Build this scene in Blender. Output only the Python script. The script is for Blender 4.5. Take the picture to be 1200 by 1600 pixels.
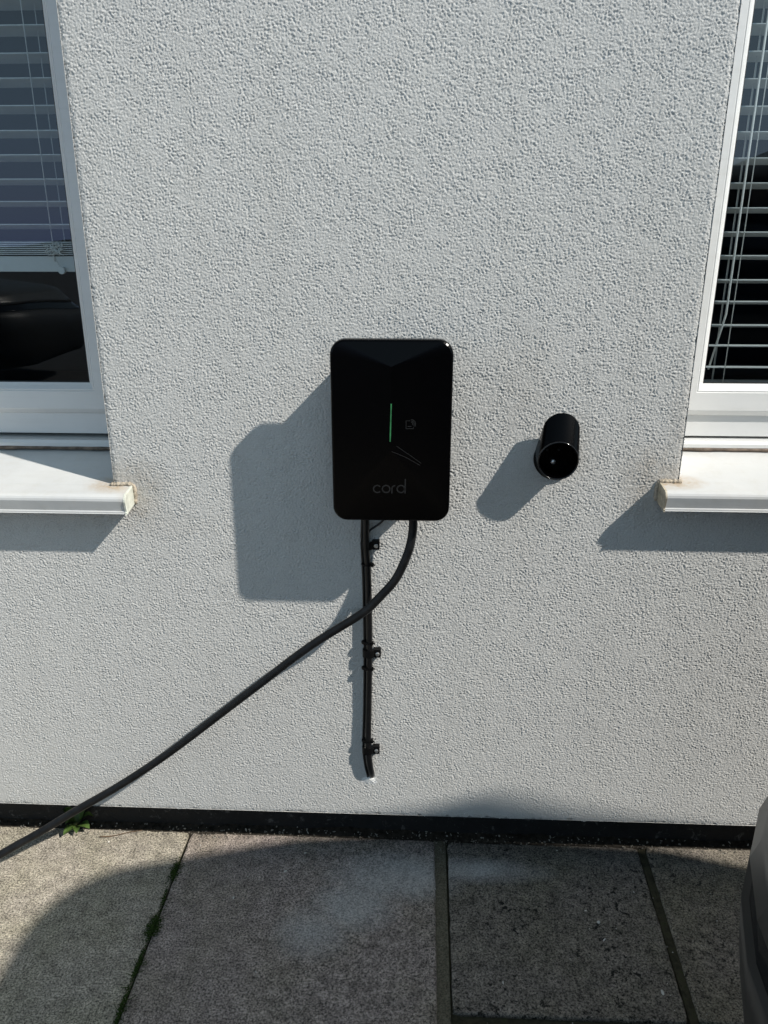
import bpy, bmesh, math, random
import numpy as np
from mathutils import Vector, Matrix, noise

# ------------------------------------------------------------------ camera, light
for o in list(bpy.data.objects): bpy.data.objects.remove(o)
S = bpy.context.scene
COL = S.collection
R = math.radians
CAMZ = 1.335
cam_d = bpy.data.cameras.new("camera"); cam = bpy.data.objects.new("camera", cam_d); COL.objects.link(cam)
cam_d.sensor_fit = 'HORIZONTAL'; cam_d.sensor_width = 36.0; cam_d.lens = 36.0*1220/1200
cam_d.clip_start = 0.02; cam_d.clip_end = 2000
PITCH, YAW = R(19.37), R(2.489)
fwd = Vector((-math.sin(YAW)*math.cos(PITCH), math.cos(YAW)*math.cos(PITCH), -math.sin(PITCH)))
rgt = Vector((math.cos(YAW), math.sin(YAW), 0)); upv = rgt.cross(fwd)
CPOS = Vector((0, -1.43, CAMZ))
cam.matrix_world = Matrix(((rgt.x, upv.x, -fwd.x, CPOS.x), (rgt.y, upv.y, -fwd.y, CPOS.y), (rgt.z, upv.z, -fwd.z, CPOS.z), (0, 0, 0, 1)))
S.camera = cam

LDIR = Vector((-2.15, 1.0, -2.2)).normalized()          # the way sunlight travels
sun_d = bpy.data.lights.new("sun", 'SUN'); sun = bpy.data.objects.new("sun", sun_d); COL.objects.link(sun)
sun_d.energy = 3.5; sun_d.angle = R(0.9); sun_d.color = (1.0, 0.955, 0.885)
sun.rotation_euler = LDIR.to_track_quat('-Z', 'Y').to_euler()
sun.location = (6, -4, 8)
W = bpy.data.worlds.new("World"); S.world = W; W.use_nodes = True
wn = W.node_tree; bg = wn.nodes['Background']
sky = wn.nodes.new('ShaderNodeTexSky'); sky.sky_type = 'NISHITA'; sky.sun_disc = False
sky.sun_elevation = math.asin(-LDIR.z); sky.sun_rotation = math.atan2(-LDIR.x, -LDIR.y)
sky.air_density = 1.0; sky.dust_density = 0.0; sky.ozone_density = 2.5
wb_ = wn.nodes.new('ShaderNodeMixRGB'); wb_.blend_type = 'MULTIPLY'; wb_.inputs[0].default_value = 1; wb_.inputs[2].default_value = (1.09, .885, .60, 1)   # white balance
tc_ = wn.nodes.new('ShaderNodeTexCoord'); sp_ = wn.nodes.new('ShaderNodeSeparateXYZ'); rp_ = wn.nodes.new('ShaderNodeValToRGB'); lo_ = wn.nodes.new('ShaderNodeMixRGB')
wn.links.new(tc_.outputs['Generated'], sp_.inputs[0]); wn.links.new(sp_.outputs[2], rp_.inputs[0])
rp_.color_ramp.elements[0].position = .0; rp_.color_ramp.elements[0].color = (.85, .85, .85, 1); rp_.color_ramp.elements[1].position = .30; rp_.color_ramp.elements[1].color = (0, 0, 0, 1)
wn.links.new(rp_.outputs[0], lo_.inputs[0]); wn.links.new(sky.outputs[0], lo_.inputs[1]); lo_.inputs[2].default_value = (.9, 2.5, 8.6, 1)   # clear blue down to the horizon
wn.links.new(lo_.outputs[0], wb_.inputs[1]); wn.links.new(wb_.outputs[0], bg.inputs[0]); bg.inputs[1].default_value = 0.15
S.view_settings.view_transform = 'Standard'; S.view_settings.look = 'None'
S.view_settings.exposure = 0.66; S.view_settings.gamma = 1.0
S.render.resolution_x = 768; S.render.resolution_y = 1024

def ray(px, py):
    return rgt*((px-600)/1220) - upv*((py-800)/1220) + fwd
def at(px, py, y):                       # where the photo's pixel meets the upright plane at depth y
    d = ray(px, py); return CPOS + d*((y-CPOS.y)/d.y)
def onground(px, py, z=0.0):
    d = ray(px, py); return CPOS + d*((z-CPOS.z)/d.z)

# ------------------------------------------------------------------ helpers
def tag(o, label=None, cat=None, group=None, kind=None):
    if label: o["label"] = label
    if cat: o["category"] = cat
    if group: o["group"] = group
    if kind: o["kind"] = kind
    return o
def empty(name, loc, label=None, cat=None, group=None):
    o = bpy.data.objects.new(name, None); COL.objects.link(o); o.location = loc; o.empty_display_size = .05
    return tag(o, label, cat, group)
def obj(name, bm, mat, parent=None, smooth=False, keep=False):
    """links the mesh; world-space coordinates are kept when it has a parent"""
    me = bpy.data.meshes.new(name)
    if isinstance(bm, bmesh.types.BMesh):
        if not keep: bmesh.ops.recalc_face_normals(bm, faces=bm.faces)
        bm.to_mesh(me); bm.free()
    else: me = bm
    if mat is not None:
        for m in (mat if isinstance(mat, (list, tuple)) else [mat]): me.materials.append(m)
    if smooth:
        for p in me.polygons: p.use_smooth = True
    o = bpy.data.objects.new(name, me); COL.objects.link(o)
    if parent:
        o.parent = parent
        M = Matrix.Identity(4); p = parent
        while p:
            M = Matrix.Translation(p.location) @ M; p = p.parent
        me.transform(M.inverted())
    return o
def box(bm, a, b, mi=0):
    x0, y0, z0 = a; x1, y1, z1 = b
    v = [bm.verts.new(c) for c in ((x0,y0,z0),(x1,y0,z0),(x1,y1,z0),(x0,y1,z0),(x0,y0,z1),(x1,y0,z1),(x1,y1,z1),(x0,y1,z1))]
    fs = []
    for f in ((0,3,2,1),(4,5,6,7),(0,1,5,4),(1,2,6,5),(2,3,7,6),(3,0,4,7)):
        q = bm.faces.new([v[i] for i in f]); q.material_index = mi; fs.append(q)
    return v, fs
def bevel(bm, w, seg=2, ang=R(25)):
    es = [e for e in bm.edges if len(e.link_faces) == 2 and e.calc_face_angle(0) > ang]
    bmesh.ops.bevel(bm, geom=es, offset=w, segments=seg, profile=.5, affect='EDGES', clamp_overlap=True)
def spline(pts, n=12):
    P = [Vector(p) for p in pts]; P = [P[0]*2-P[1]] + P + [P[-1]*2-P[-2]]; out = []
    for i in range(1, len(P)-2):
        for k in range(n):
            t = k/n; a, b, c, d = P[i-1], P[i], P[i+1], P[i+2]
            out.append(.5*((2*b)+(c-a)*t+(2*a-5*b+4*c-d)*t*t+(-a+3*b-3*c+d)*t**3))
    out.append(P[-2]); return out
def tube(bm, pts, r, n=14, cap=True):
    pts = [Vector(p) for p in pts]
    rs = r if isinstance(r, (list, tuple)) else [r]*len(pts)
    t0 = (pts[1]-pts[0]).normalized()
    u = t0.orthogonal().normalized(); rings = []
    for i, p in enumerate(pts):
        t = (pts[min(i+1, len(pts)-1)]-pts[max(i-1, 0)]).normalized()
        u = (u-t*u.dot(t)).normalized(); v = t.cross(u)
        rings.append([bm.verts.new(p+(u*math.cos(2*math.pi*k/n)+v*math.sin(2*math.pi*k/n))*rs[i]) for k in range(n)])
    for a, b in zip(rings, rings[1:]):
        for k in range(n): bm.faces.new((a[k], a[(k+1) % n], b[(k+1) % n], b[k]))
    if cap: bm.faces.new(rings[0][::-1]); bm.faces.new(rings[-1])
def rrect(cx, cz, w, h, r, n=8):
    """rounded rectangle outline in x,z"""
    out = []
    for (sx, sz, a0) in ((1,1,0),(-1,1,90),(-1,-1,180),(1,-1,270)):
        for k in range(n+1):
            a = R(a0+90*k/n); out.append((cx+sx*(w/2-r)+r*math.cos(a), cz+sz*(h/2-r)+r*math.sin(a)))
    return out
def loft(bm, rings, cap0=True, cap1=True):
    vs = [[bm.verts.new(p) for p in ring] for ring in rings]
    n = len(vs[0])
    for a, b in zip(vs, vs[1:]):
        for k in range(n): bm.faces.new((a[k], a[(k+1) % n], b[(k+1) % n], b[k]))
    if cap0: bm.faces.new(vs[0][::-1])
    if cap1: bm.faces.new(vs[-1])
    return vs

# ------------------------------------------------------------------ materials
class N:
    def __init__(s, name):
        s.m = bpy.data.materials.new(name); s.m.use_nodes = True; s.t = s.m.node_tree
        s.b = s.t.nodes['Principled BSDF']; s.co = None
    def new(s, typ, **kw):
        n = s.t.nodes.new(typ)
        for k, v in kw.items():
            if k in n.inputs.keys(): n.inputs[k].default_value = v
            else: setattr(n, k, v)
        return n
    def link(s, a, b): s.t.links.new(a, b)
    def pos(s):
        if not s.co: s.co = s.new('ShaderNodeNewGeometry').outputs['Position']
        return s.co
    def noise(s, scale, detail=4, rough=.55, vec=None, dist=0):
        n = s.new('ShaderNodeTexNoise'); n.inputs['Scale'].default_value = scale; n.inputs['Detail'].default_value = detail
        n.inputs['Roughness'].default_value = rough; n.inputs['Distortion'].default_value = dist
        s.link(vec or s.pos(), n.inputs['Vector']); return n.outputs['Fac']
    def vor(s, scale, vec=None, feature='F1'):
        n = s.new('ShaderNodeTexVoronoi'); n.feature = feature; n.inputs['Scale'].default_value = scale
        s.link(vec or s.pos(), n.inputs['Vector']); return n
    def ramp(s, f, *st):
        n = s.new('ShaderNodeValToRGB'); e = n.color_ramp.elements
        while len(e) < len(st): e.new(.5)
        for i, (p, c) in enumerate(st):
            e[i].position = p; e[i].color = (c, c, c, 1) if not isinstance(c, tuple) else (*c[:3], 1)
        s.link(f, n.inputs[0]); return n.outputs[0]
    def mix(s, f, a, b, mode='MIX'):
        n = s.new('ShaderNodeMixRGB'); n.blend_type = mode
        for i, v in enumerate((f, a, b)):
            if isinstance(v, (int, float)): n.inputs[i].default_value = v if i == 0 else (v, v, v, 1)
            elif isinstance(v, tuple): n.inputs[i].default_value = (*v[:3], 1)
            else: s.link(v, n.inputs[i])
        return n.outputs[0]
    def math(s, op, a, b=0.0, clamp=False):
        n = s.new('ShaderNodeMath'); n.operation = op; n.use_clamp = clamp
        for i, v in enumerate((a, b)):
            if isinstance(v, (int, float)): n.inputs[i].default_value = v
            else: s.link(v, n.inputs[i])
        return n.outputs[0]
    def blob(s, c, rad, soft=1.0):
        """1 inside an ellipsoid round c, falling to 0 at its rim"""
        m = s.new('ShaderNodeMapping'); m.vector_type = 'POINT'
        s.link(s.pos(), m.inputs[0])
        m.inputs['Location'].default_value = tuple(-c[i]/rad[i] for i in range(3)); m.inputs['Scale'].default_value = tuple(1/r for r in rad)
        l = s.new('ShaderNodeVectorMath'); l.operation = 'LENGTH'; s.link(m.outputs[0], l.inputs[0])
        return s.math('MULTIPLY', s.math('SUBTRACT', 1.0, l.outputs['Value'], True), soft, True)
    def base(s, c):
        if isinstance(c, tuple): s.b.inputs['Base Color'].default_value = (*c[:3], 1)
        else: s.link(c, s.b.inputs['Base Color'])
        return s
    def set(s, rough=None, metal=None, spec=None, coat=None):
        for k, v in (('Roughness', rough), ('Metallic', metal), ('Specular IOR Level', spec), ('Coat Weight', coat)):
            if v is None: continue
            if isinstance(v, (int, float)): s.b.inputs[k].default_value = v
            else: s.link(v, s.b.inputs[k])
        return s
    def bump(s, h, dist, strength=1.0):
        n = s.new('ShaderNodeBump'); n.inputs['Distance'].default_value = dist; n.inputs['Strength'].default_value = strength
        s.link(h, n.inputs['Height']); s.link(n.outputs[0], s.b.inputs['Normal']); return s
def simple(name, c, rough=.5, var=.12, scale=30, metal=0, bump=.0003, spec=.5, bs=250):
    n = N(name); f = n.noise(scale, 5)
    lo = tuple(x*(1-var) for x in c); hi = tuple(min(1, x*(1+var)) for x in c)
    n.base(n.ramp(f, (.3, lo), (.7, hi))).set(rough=rough, metal=metal, spec=spec)
    if bump: n.bump(n.noise(bs, 3), bump)
    return n.m

# wall render: pale grey through-coloured scratch render
n = N('render_coat')
big = n.noise(2.2, 5, .6); mid = n.noise(14, 4); fine = n.noise(420, 3, .7)
c = n.ramp(big, (.3, (.53, .523, .505)), (.7, (.60, .59, .565)))
c = n.mix(n.ramp(mid, (.35, .0), (.75, .35)), c, (.61, .60, .575))
c = n.mix(.55, c, n.ramp(fine, (.3, (.38, .378, .365)), (.7, (.72, .715, .69))), 'MIX')
stain = None
for cc, rr, k in (((-.555, 0, .885), (.085, .08, .06), 1.7), ((-.54, 0, .845), (.05, .08, .07), 1.5),
                  ((.45, 0, .905), (.085, .08, .08), 1.8), ((.43, 0, .86), (.05, .08, .07), 1.2), ((.50, 0, .97), (.05, .06, .16), .7),
                  ((-.60, 0, .80), (.25, .08, .05), .5), ((.19, 0, 1.06), (.09, .06, .16), .5), ((.2, 0, .84), (.08, .06, .2), .35)):
    b_ = n.blob(cc, rr, k); stain = b_ if stain is None else n.math('MAXIMUM', stain, b_)
sn = n.math('MULTIPLY', stain, n.ramp(n.noise(45, 5, .7), (.3, .15), (.7, 1.0)), True)
c = n.mix(n.math('MULTIPLY', sn, .55), c, (.30, .25, .19))
sep = n.new('ShaderNodeMapping'); n.link(n.pos(), sep.inputs[0]); sep.inputs['Scale'].default_value = (22, 22, 1.2)
c = n.mix(n.ramp(n.noise(1.0, 5, .6, sep.outputs[0]), (.48, 0.0), (.8, .28)), c, (.47, .46, .43))
wh = n.math('MULTIPLY', n.blob((-.094, 0, .203), (.022, .03, .014), 3.0), n.ramp(n.noise(90, 3), (.45, 0.0), (.55, 1.0)), True)
c = n.mix(wh, c, (.85, .85, .84))
low = n.new('ShaderNodeSeparateXYZ'); n.link(n.pos(), low.inputs[0])
lowm = n.ramp(low.outputs[2], (.10, 1.0), (.17, 0.0))
c = n.mix(n.math('MULTIPLY', lowm, n.ramp(n.noise(25, 4), (.4, 0.0), (.8, .45))), c, (.42, .41, .38))
n.base(c).set(rough=.93, spec=.25).bump(n.noise(520, 3, .7), .0009, 1.0)
M_WALL = n.m

n = N('bitumen_plinth')
f = n.noise(22, 6, .65); sc = n.noise(38, 5, .75, dist=.6)
c = n.mix(n.ramp(sc, (.58, 0.0), (.66, .5)), n.ramp(f, (.3, (.003, .003, .003)), (.75, (.011, .0105, .010))), (.16, .155, .145))
n.base(c).set(rough=.75).bump(f, .006); M_PLINTH = n.m

def upvc(name, dirty):
    n = N(name); f = n.noise(7, 5); a_ = .60 if dirty else .70
    c = n.ramp(f, (.3, (a_-.04, a_-.035, a_-.04)), (.7, (a_+.02, a_+.02, a_+.005)))
    g_ = n.new('ShaderNodeMapping'); n.link(n.pos(), g_.inputs[0]); g_.inputs['Scale'].default_value = (6, 40, 70)
    c = n.mix(n.ramp(n.noise(1.0, 5, .7, g_.outputs[0]), (.5, 0.0), (.85, .25)), c, (.46, .44, .38))
    if dirty:
        for cc, rr, k in dirty:
            d = n.math('MULTIPLY', n.blob(cc, rr, k), n.ramp(n.noise(60, 5, .7), (.35, .2), (.6, 1.0)), True)
            c = n.mix(n.math('MULTIPLY', d, .9), c, (.42, .32, .21))
        c = n.mix(n.ramp(n.noise(26, 6, .75), (.50, 0.0), (.8, .35)), c, (.46, .43, .36))
    n.base(c).set(rough=.28, spec=.5).bump(n.noise(30, 2), .0006); return n.m
M_UPVC = upvc('window_upvc', None)
M_SILL = upvc('sill_upvc', [((-.585, 0.0, .885), (.07, .045, .03), 1.6), ((.48, 0.0, .90), (.075, .04, .035), 1.7),
                            ((-.55, -.03, .86), (.02, .04, .04), .5)])
M_CAP = simple('sill_end_cap', (.62, .63, .55), .4, .2, 60)
M_CAPD = simple('sill_end_cap_dirty', (.42, .37, .28), .5, .45, 90)
M_SEAL = simple('dirty_sealant', (.16, .12, .09), .7, .6, 55, bump=.001)
M_GASKET = simple('black_gasket', (.012, .012, .013), .5)
n = N('window_glass'); n.t.nodes.remove(n.b)
tr = n.new('ShaderNodeBsdfTransparent'); tr.inputs[0].default_value = (.80, .86, .88, 1)
gl = n.new('ShaderNodeBsdfGlossy'); gl.inputs['Roughness'].default_value = 0.0; gl.inputs[0].default_value = (.95, .98, 1, 1)
bw = n.new('ShaderNodeBump'); bw.inputs['Distance'].default_value = .002; n.link(n.noise(3.0, 1), bw.inputs['Height']); n.link(bw.outputs[0], gl.inputs['Normal'])
fr = n.new('ShaderNodeFresnel'); bf = n.new('ShaderNodeNewGeometry').outputs['Backfacing']
n.link(n.math('ADD', n.math('MULTIPLY', bf, 1/1.52-1.52), 1.52), fr.inputs[0])     # a thin sheet: the same from both sides
mx = n.new('ShaderNodeMixShader'); n.link(n.math('MULTIPLY', fr.outputs[0], 1.55, True), mx.inputs[0])
n.link(tr.outputs[0], mx.inputs[1]); n.link(gl.outputs[0], mx.inputs[2]); n.link(mx.outputs[0], n.t.nodes['Material Output'].inputs[0])
M_GLASS = n.m
M_SLAT = simple('blind_slat', (.62, .63, .62), .4, .06, 20, bump=0)
M_CORD = simple('blind_cord', (.62, .62, .60), .8, .1, 200, bump=0)
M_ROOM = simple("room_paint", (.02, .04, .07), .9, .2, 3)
M_BLACK = simple('charger_black', (.0005, .0005, .0007), .22, .2, 40, bump=.00003, spec=.10, bs=900)
M_BLACKM = simple('charger_body_black', (.0016, .0016, .0018), .5, .2, 40, bump=.0002, spec=.25, bs=900)
M_GLOSS = simple('socket_gloss_black', (.003, .003, .0035), .13, .1, 40, bump=0, spec=.6)
M_MARK = simple('grey_print', (.0075, .0078, .008), .55, .1, 40, bump=0)
M_EDGE = simple('highlight_screw_grey', (.014, .014, .015), .3, .1, 40, bump=0)  # grey of the painted ridge highlight, also of the small holster screws
M_RUBBER = simple('cable_rubber', (.0065, .0067, .0072), .45, .5, 60, bump=.0003, spec=.3, bs=500)
M_RUBBER2 = simple('supply_cable_sheath', (.004, .004, .0045), .38, .3, 60, bump=.0002, bs=500)
M_STEEL = simple('screw_steel', (.55, .55, .54), .35, .2, 200, metal=.9, bump=.0001)
n = N('status_light'); n.base((.01, .05, .02)); n.b.inputs['Emission Color'].default_value = (.10, .62, .22, 1)
es = n.ramp(n.noise(60, 2), (.35, .45), (.65, .9)); n.link(n.math('MULTIPLY', es, .16), n.b.inputs['Emission Strength']); n.set(rough=.3); M_LED = n.m

# paving: weathered concrete slabs, every slab its own tone (colour attribute)
n = N('paving_slab')
at_ = n.new('ShaderNodeAttribute'); at_.attribute_name = 'tone'
fine = n.noise(250, 4, .85); mid = n.noise(34, 5, .65); big = n.noise(5, 4, .6)
c = n.mix(1.0, at_.outputs['Color'], n.ramp(fine, (.39, .15), (.61, 1.85)), 'MULTIPLY')
c = n.mix(1.0, c, n.ramp(mid, (.3, .62), (.7, 1.35)), 'MULTIPLY')
c = n.mix(n.ramp(big, (.42, 0.0), (.75, .45)), c, n.mix(1.0, c, (.72, .78, .52), 'MULTIPLY'))
gr = n.vor(260); grc = n.ramp(gr.outputs['Color'], (.80, 0.0), (.95, .30))
c = n.mix(grc, c, (.36, .32, .27))
# dark lichen spots, most on the slabs to the right
lich = n.ramp(n.noise(58, 4, .7), (.56, 0.0), (.62, 1.0)); lz = n.ramp(n.noise(6.5, 3), (.40, 0.0), (.56, 1.0))
lx = n.new('ShaderNodeAttribute'); lx.attribute_name = 'lichen'
c = n.mix(n.math('MULTIPLY', n.math('MULTIPLY', lich, lz), lx.outputs['Fac'], True), c, (.022, .021, .018))
pale = n.ramp(n.vor(75).outputs['Distance'], (.03, 1.0), (.07, 0.0)); pz = n.ramp(n.noise(48, 1), (.66, 0.0), (.70, .8))
c = n.mix(n.math('MULTIPLY', pale, pz), c, (.55, .53, .48))
pale_streak = n.math('MULTIPLY', n.math('MAXIMUM', n.blob((-.04, -.07, 0), (.17, .085, .1), 1.8), n.math('MAXIMUM', n.math('MAXIMUM', n.blob((-.12, -.15, 0), (.11, .085, .1), 1.6), n.blob((-.20, -.22, 0), (.09, .08, .1), 1.1)), n.blob((.14, -.04, 0), (.20, .045, .1), 1.3))), n.ramp(n.noise(9, 4, .6), (.3, .45), (.7, .95)), True)  # uneven pale streak slanting across the centre slabs
c = n.mix(pale_streak, c, n.mix(1.0, (.52, .51, .50), n.ramp(fine, (.39, .6), (.61, 1.3)), 'MULTIPLY'))
n.base(c).set(rough=.95, spec=.2)
n.bump(fine, .0035, 1.0)
M_SLAB = n.m
n = N('joint_fill'); f = n.noise(70, 6, .7)
c = n.ramp(f, (.3, (.030, .030, .020)), (.55, (.070, .064, .042)), (.75, (.045, .058, .022)))
n.base(c).set(rough=.98, spec=.1).bump(n.noise(300, 4, .7), .004); M_JOINT = n.m
n = N('mossy_mortar'); f = n.noise(60, 6, .7); g = n.noise(330, 4, .8)
c = n.ramp(f, (.3, (.125, .112, .08)), (.6, (.16, .145, .108)), (.8, (.10, .11, .055)))
c = n.mix(1.0, c, n.ramp(g, (.34, .4), (.66, 1.6)), 'MULTIPLY'); n.base(c).set(rough=.97, spec=.1).bump(g, .003); M_MORTAR = n.m
M_SOIL = simple('dark_soil', (.035, .030, .024), .98, .6, 90, bump=.004, spec=.1)
M_GRIT = simple('grit', (.20, .18, .15), .9, .6, 40, bump=0)
M_CHIP = simple('pale_chip', (.62, .60, .55), .8, .2, 40, bump=0)
M_LEAF = simple('weed_leaf', (.060, .105, .022), .5, .4, 120, bump=.0006)
M_MOSS = simple('moss', (.030, .052, .012), .95, .5, 300, bump=.001, spec=.1)
M_TWIG = simple('dry_stem', (.13, .085, .05), .8, .3, 90)
M_ASPH = simple('drive_asphalt', (.05, .05, .05), .95, .4, 60, bump=.004)
M_BRICK = simple('far_brick', (.16, .10, .075), .9, .3, 8)
M_TILE = simple('far_roof_tile', (.05, .045, .045), .8, .3, 10)
M_FENCE = simple('far_fence_wood', (.03, .026, .022), .9, .4, 12)
M_PAINT = simple('car_paint_grey', (.085, .083, .078), .38, .06, 6, metal=.5, bump=0)
M_TRIM = simple('car_black_trim', (.006, .0065, .008), .12, .1, 20, bump=0)
M_BUMP = simple('car_lower_bumper', (.018, .0175, .016), .5, .1, 20, bump=0)
M_CGLASS = simple('car_glass', (.01, .012, .014), .05, .1, 6, bump=0)
M_TAIL = simple('tail_lamp_red', (.16, .008, .008), .12, .1, 20, bump=0)

# ------------------------------------------------------------------ the house
XL, XR = -.589, .494            # wall edges beside the two windows
ZB = .110                       # lower edge of the render coat
SL, SR = .880, .900             # sill height where it meets the wall face, left and right
FY = .165                       # face of the window sashes
GX0, GX1, GZ1 = -1.13, 1.09, 1.80
house = empty('house', (0, .3, 0), 'pale grey rendered house wall with two white framed windows above a black plinth', 'house')

def fft_noise(nz, nx, step, lo, hi, seed):
    rs = np.random.RandomState(seed); a = rs.randn(nz, nx)
    kz = np.fft.fftfreq(nz, step)[:, None]; kx = np.fft.fftfreq(nx, step)[None, :]
    k = np.sqrt(kx**2+kz**2)+1e-9; lam = 1/k
    band = np.exp(-((np.log(lam)-np.log(math.sqrt(lo*hi)))/(.5*np.log(hi/lo)))**2)
    b = np.real(np.fft.ifft2(np.fft.fft2(a)*band)); return b/b.std()
RELIEF = .00130
def make_wall():
    st = .0013
    xs = np.arange(GX0, GX1+1e-6, st); zs = np.arange(ZB, GZ1+1e-6, st)
    xs[np.argmin(abs(xs-XL))] = XL; xs[np.argmin(abs(xs-XR))] = XR
    nx, nz = len(xs), len(zs)
    h3 = fft_noise(nz, nx, st, .06, .4, 7); h5 = fft_noise(nz, nx, st, .014, .03, 12); wob = fft_noise(nz, nx, st, .0036, .008, 15)
    def grains(cell, r0, r1, hh, seed):
        """rounded grains, one to a jittered cell, heaped by taking the highest"""
        rs = np.random.RandomState(seed); gx_ = int((GX1-GX0)/cell)+4; gz_ = int((GZ1-ZB)/cell)+4
        px_ = rs.rand(gz_, gx_).astype(np.float32); pz_ = rs.rand(gz_, gx_).astype(np.float32); rr_ = (r0+(r1-r0)*rs.rand(gz_, gx_)**1.5).astype(np.float32)
        el = (.55+.9*rs.rand(gz_, gx_)).astype(np.float32); an = (rs.rand(gz_, gx_)*np.pi).astype(np.float32); top_ = (rs.rand(gz_, gx_)*.6+.4).astype(np.float32)
        U = ((xs-GX0)/cell+1.5).astype(np.float32); V_ = ((zs-ZB)/cell+1.5).astype(np.float32)
        iu = np.clip(U.astype(int), 1, gx_-2); iv = np.clip(V_.astype(int), 1, gz_-2); best = np.full((nz, nx), -1.0, np.float32)
        for dv in (-1, 0, 1):
            for du in (-1, 0, 1):
                I = (iv+dv)[:, None]; Jx = (iu+du)[None, :]
                dx = (U[None, :]-(Jx+px_[I, Jx]))*cell; dz = (V_[:, None]-(I+pz_[I, Jx]))*cell
                c_, s_ = np.cos(an[I, Jx]), np.sin(an[I, Jx]); e_ = el[I, Jx]
                d2 = ((dx*c_+dz*s_)*e_)**2+((-dx*s_+dz*c_)/e_)**2
                best = np.maximum(best, top_[I, Jx]-d2/rr_[I, Jx]**2)
        return np.maximum(best, -.45)*hh
    g = np.maximum(grains(.0040, .0017, .0031, 1.0, 3), grains(.0029, .0012, .0022, .9, 5)); g = g+.16*wob; g = g-g.mean()
    h = g*RELIEF*(1+.22*np.tanh(fft_noise(nz, nx, st, .02, .12, 21)))*(1-.20*np.clip(fft_noise(nz, nx, st, .03, .3, 22), 0, 2))+h5*.00003+h3*.00008
    h1, h2 = wob, h5
    lowb = np.clip((.40-zs)/.3, 0, 1)[:, None]; h = h*(1-.25*lowb)
    X = np.repeat(xs[None, :], nz, 0); Z = np.repeat(zs[:, None], nx, 1); Y = -h
    # ragged arrises
    rag = np.clip(h1*.0011+h2*.0007, -.003, .003)
    for xe, s, zs0 in ((XL, 1, SL), (XR, -1, SR)):
        d = s*(X-xe); w = np.clip(1-d/.010, 0, 1)*(d > -.0005)*(Z > zs0-.012)
        X = X+rag*w*s*.9; Y = Y+w**2*.0022
    w = np.clip(1-(Z-ZB)/.010, 0, 1); Z = Z+(np.abs(rag)*.8+.0011*h5+.0010*h3)*w; Y = Y+w*w*.001
    co = np.stack([X, Y, Z], -1).reshape(-1, 3)
    i = np.arange(nz-1)[:, None]*nx+np.arange(nx-1)[None, :]
    q = np.stack([i, i+1, i+nx+1, i+nx], -1)
    cx = (xs[:-1]+xs[1:])/2; cz = (zs[:-1]+zs[1:])/2
    hole = ((cx[None, :] < XL) & (cz[:, None] > SL-.012)) | ((cx[None, :] > XR) & (cz[:, None] > SR-.012))
    q = q[~hole].reshape(-1, 4)
    used = np.zeros(len(co), bool); used[q.ravel()] = True
    idx = np.cumsum(used)-1; co = co[used]; q = idx[q]
    # plain pieces round the fine patch: outer wall, reveals, underside, window heads
    V = []; F = []
    def quad(*p): k = len(V); V.extend(p); F.append((k, k+1, k+2, k+3))
    e = .0006
    quad((XL, e, SL-.02), (XL, e, 2.30), (XL, .30, 2.30), (XL, .30, SL-.02))
    quad((XR, e, SR-.02), (XR, .30, SR-.02), (XR, .30, 2.30), (XR, e, 2.30))
    quad((GX0, .0, ZB), (GX0, .09, ZB), (GX1, .09, ZB), (GX1, .0, ZB))
    quad((XL, 0, GZ1), (XR, 0, GZ1), (XR, 0, 2.30), (XL, 0, 2.30))
    quad((-5, 0, 2.30), (6, 0, 2.30), (6, 0, 2.9), (-5, 0, 2.9))
    for x0, x1, sg in ((-1.75, XL, SL), (XR, 1.65, SR)):
        quad((x0, 0, 2.30), (x1, 0, 2.30), (x1, .30, 2.30), (x0, .30, 2.30))
        quad((x0, .30, sg-.03), (x1, .30, sg-.03), (x1, .04, sg-.03), (x0, .04, sg-.03))
    quad((-1.75, 0, SL-.02), (-1.75, .30, SL-.02), (-1.75, .30, 2.30), (-1.75, 0, 2.30))
    quad((1.65, 0, SR-.02), (1.65, 0, 2.30), (1.65, .30, 2.30), (1.65, .30, SR-.02))
    quad((-5, 0, ZB), (-1.75, 0, ZB), (-1.75, 0, 2.30), (-5, 0, 2.30))
    quad((-1.75, 0, ZB), (GX0, 0, ZB), (GX0, 0, SL-.012), (-1.75, 0, SL-.012))
    quad((GX1, 0, ZB), (1.65, 0, ZB), (1.65, 0, SR-.012), (GX1, 0, SR-.012))
    quad((1.65, 0, ZB), (6, 0, ZB), (6, 0, 2.30), (1.65, 0, 2.30))
    quad((-5, 0, ZB), (-5, .09, ZB), (GX0, .09, ZB), (GX0, 0, ZB)); quad((GX1, 0, ZB), (GX1, .09, ZB), (6, .09, ZB), (6, 0, ZB))
    quad((-5, 0, ZB), (-5, 0, 2.9), (-5, 5, 2.9), (-5, 5, ZB)); quad((6, 0, ZB), (6, 5, ZB), (6, 5, 2.9), (6, 0, 2.9))
    quad((-5, 5, ZB), (-5, 5, 2.9), (6, 5, 2.9), (6, 5, ZB))
    n0 = len(co); co = np.vstack([co, np.array(V)]); q = np.vstack([q, np.array(F)+n0])
    me = bpy.data.meshes.new('wall'); me.vertices.add(len(co)); me.vertices.foreach_set('co', co.astype(np.float32).ravel())
    me.loops.add(q.size); me.loops.foreach_set('vertex_index', q.astype(np.int32).ravel())
    me.polygons.add(len(q)); me.polygons.foreach_set('loop_start', np.arange(0, q.size, 4, dtype=np.int32))
    me.polygons.foreach_set('loop_total', np.full(len(q), 4, np.int32)); me.update(calc_edges=True); me.validate()
    sm = np.zeros(len(me.polygons), bool); sm[:len(me.polygons)-len(F)] = True
    me.polygons.foreach_set('use_smooth', sm)
    return obj('wall', me, M_WALL, house)
make_wall()
bm = bmesh.new()
N_ = 400
top = []; bot = []
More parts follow.
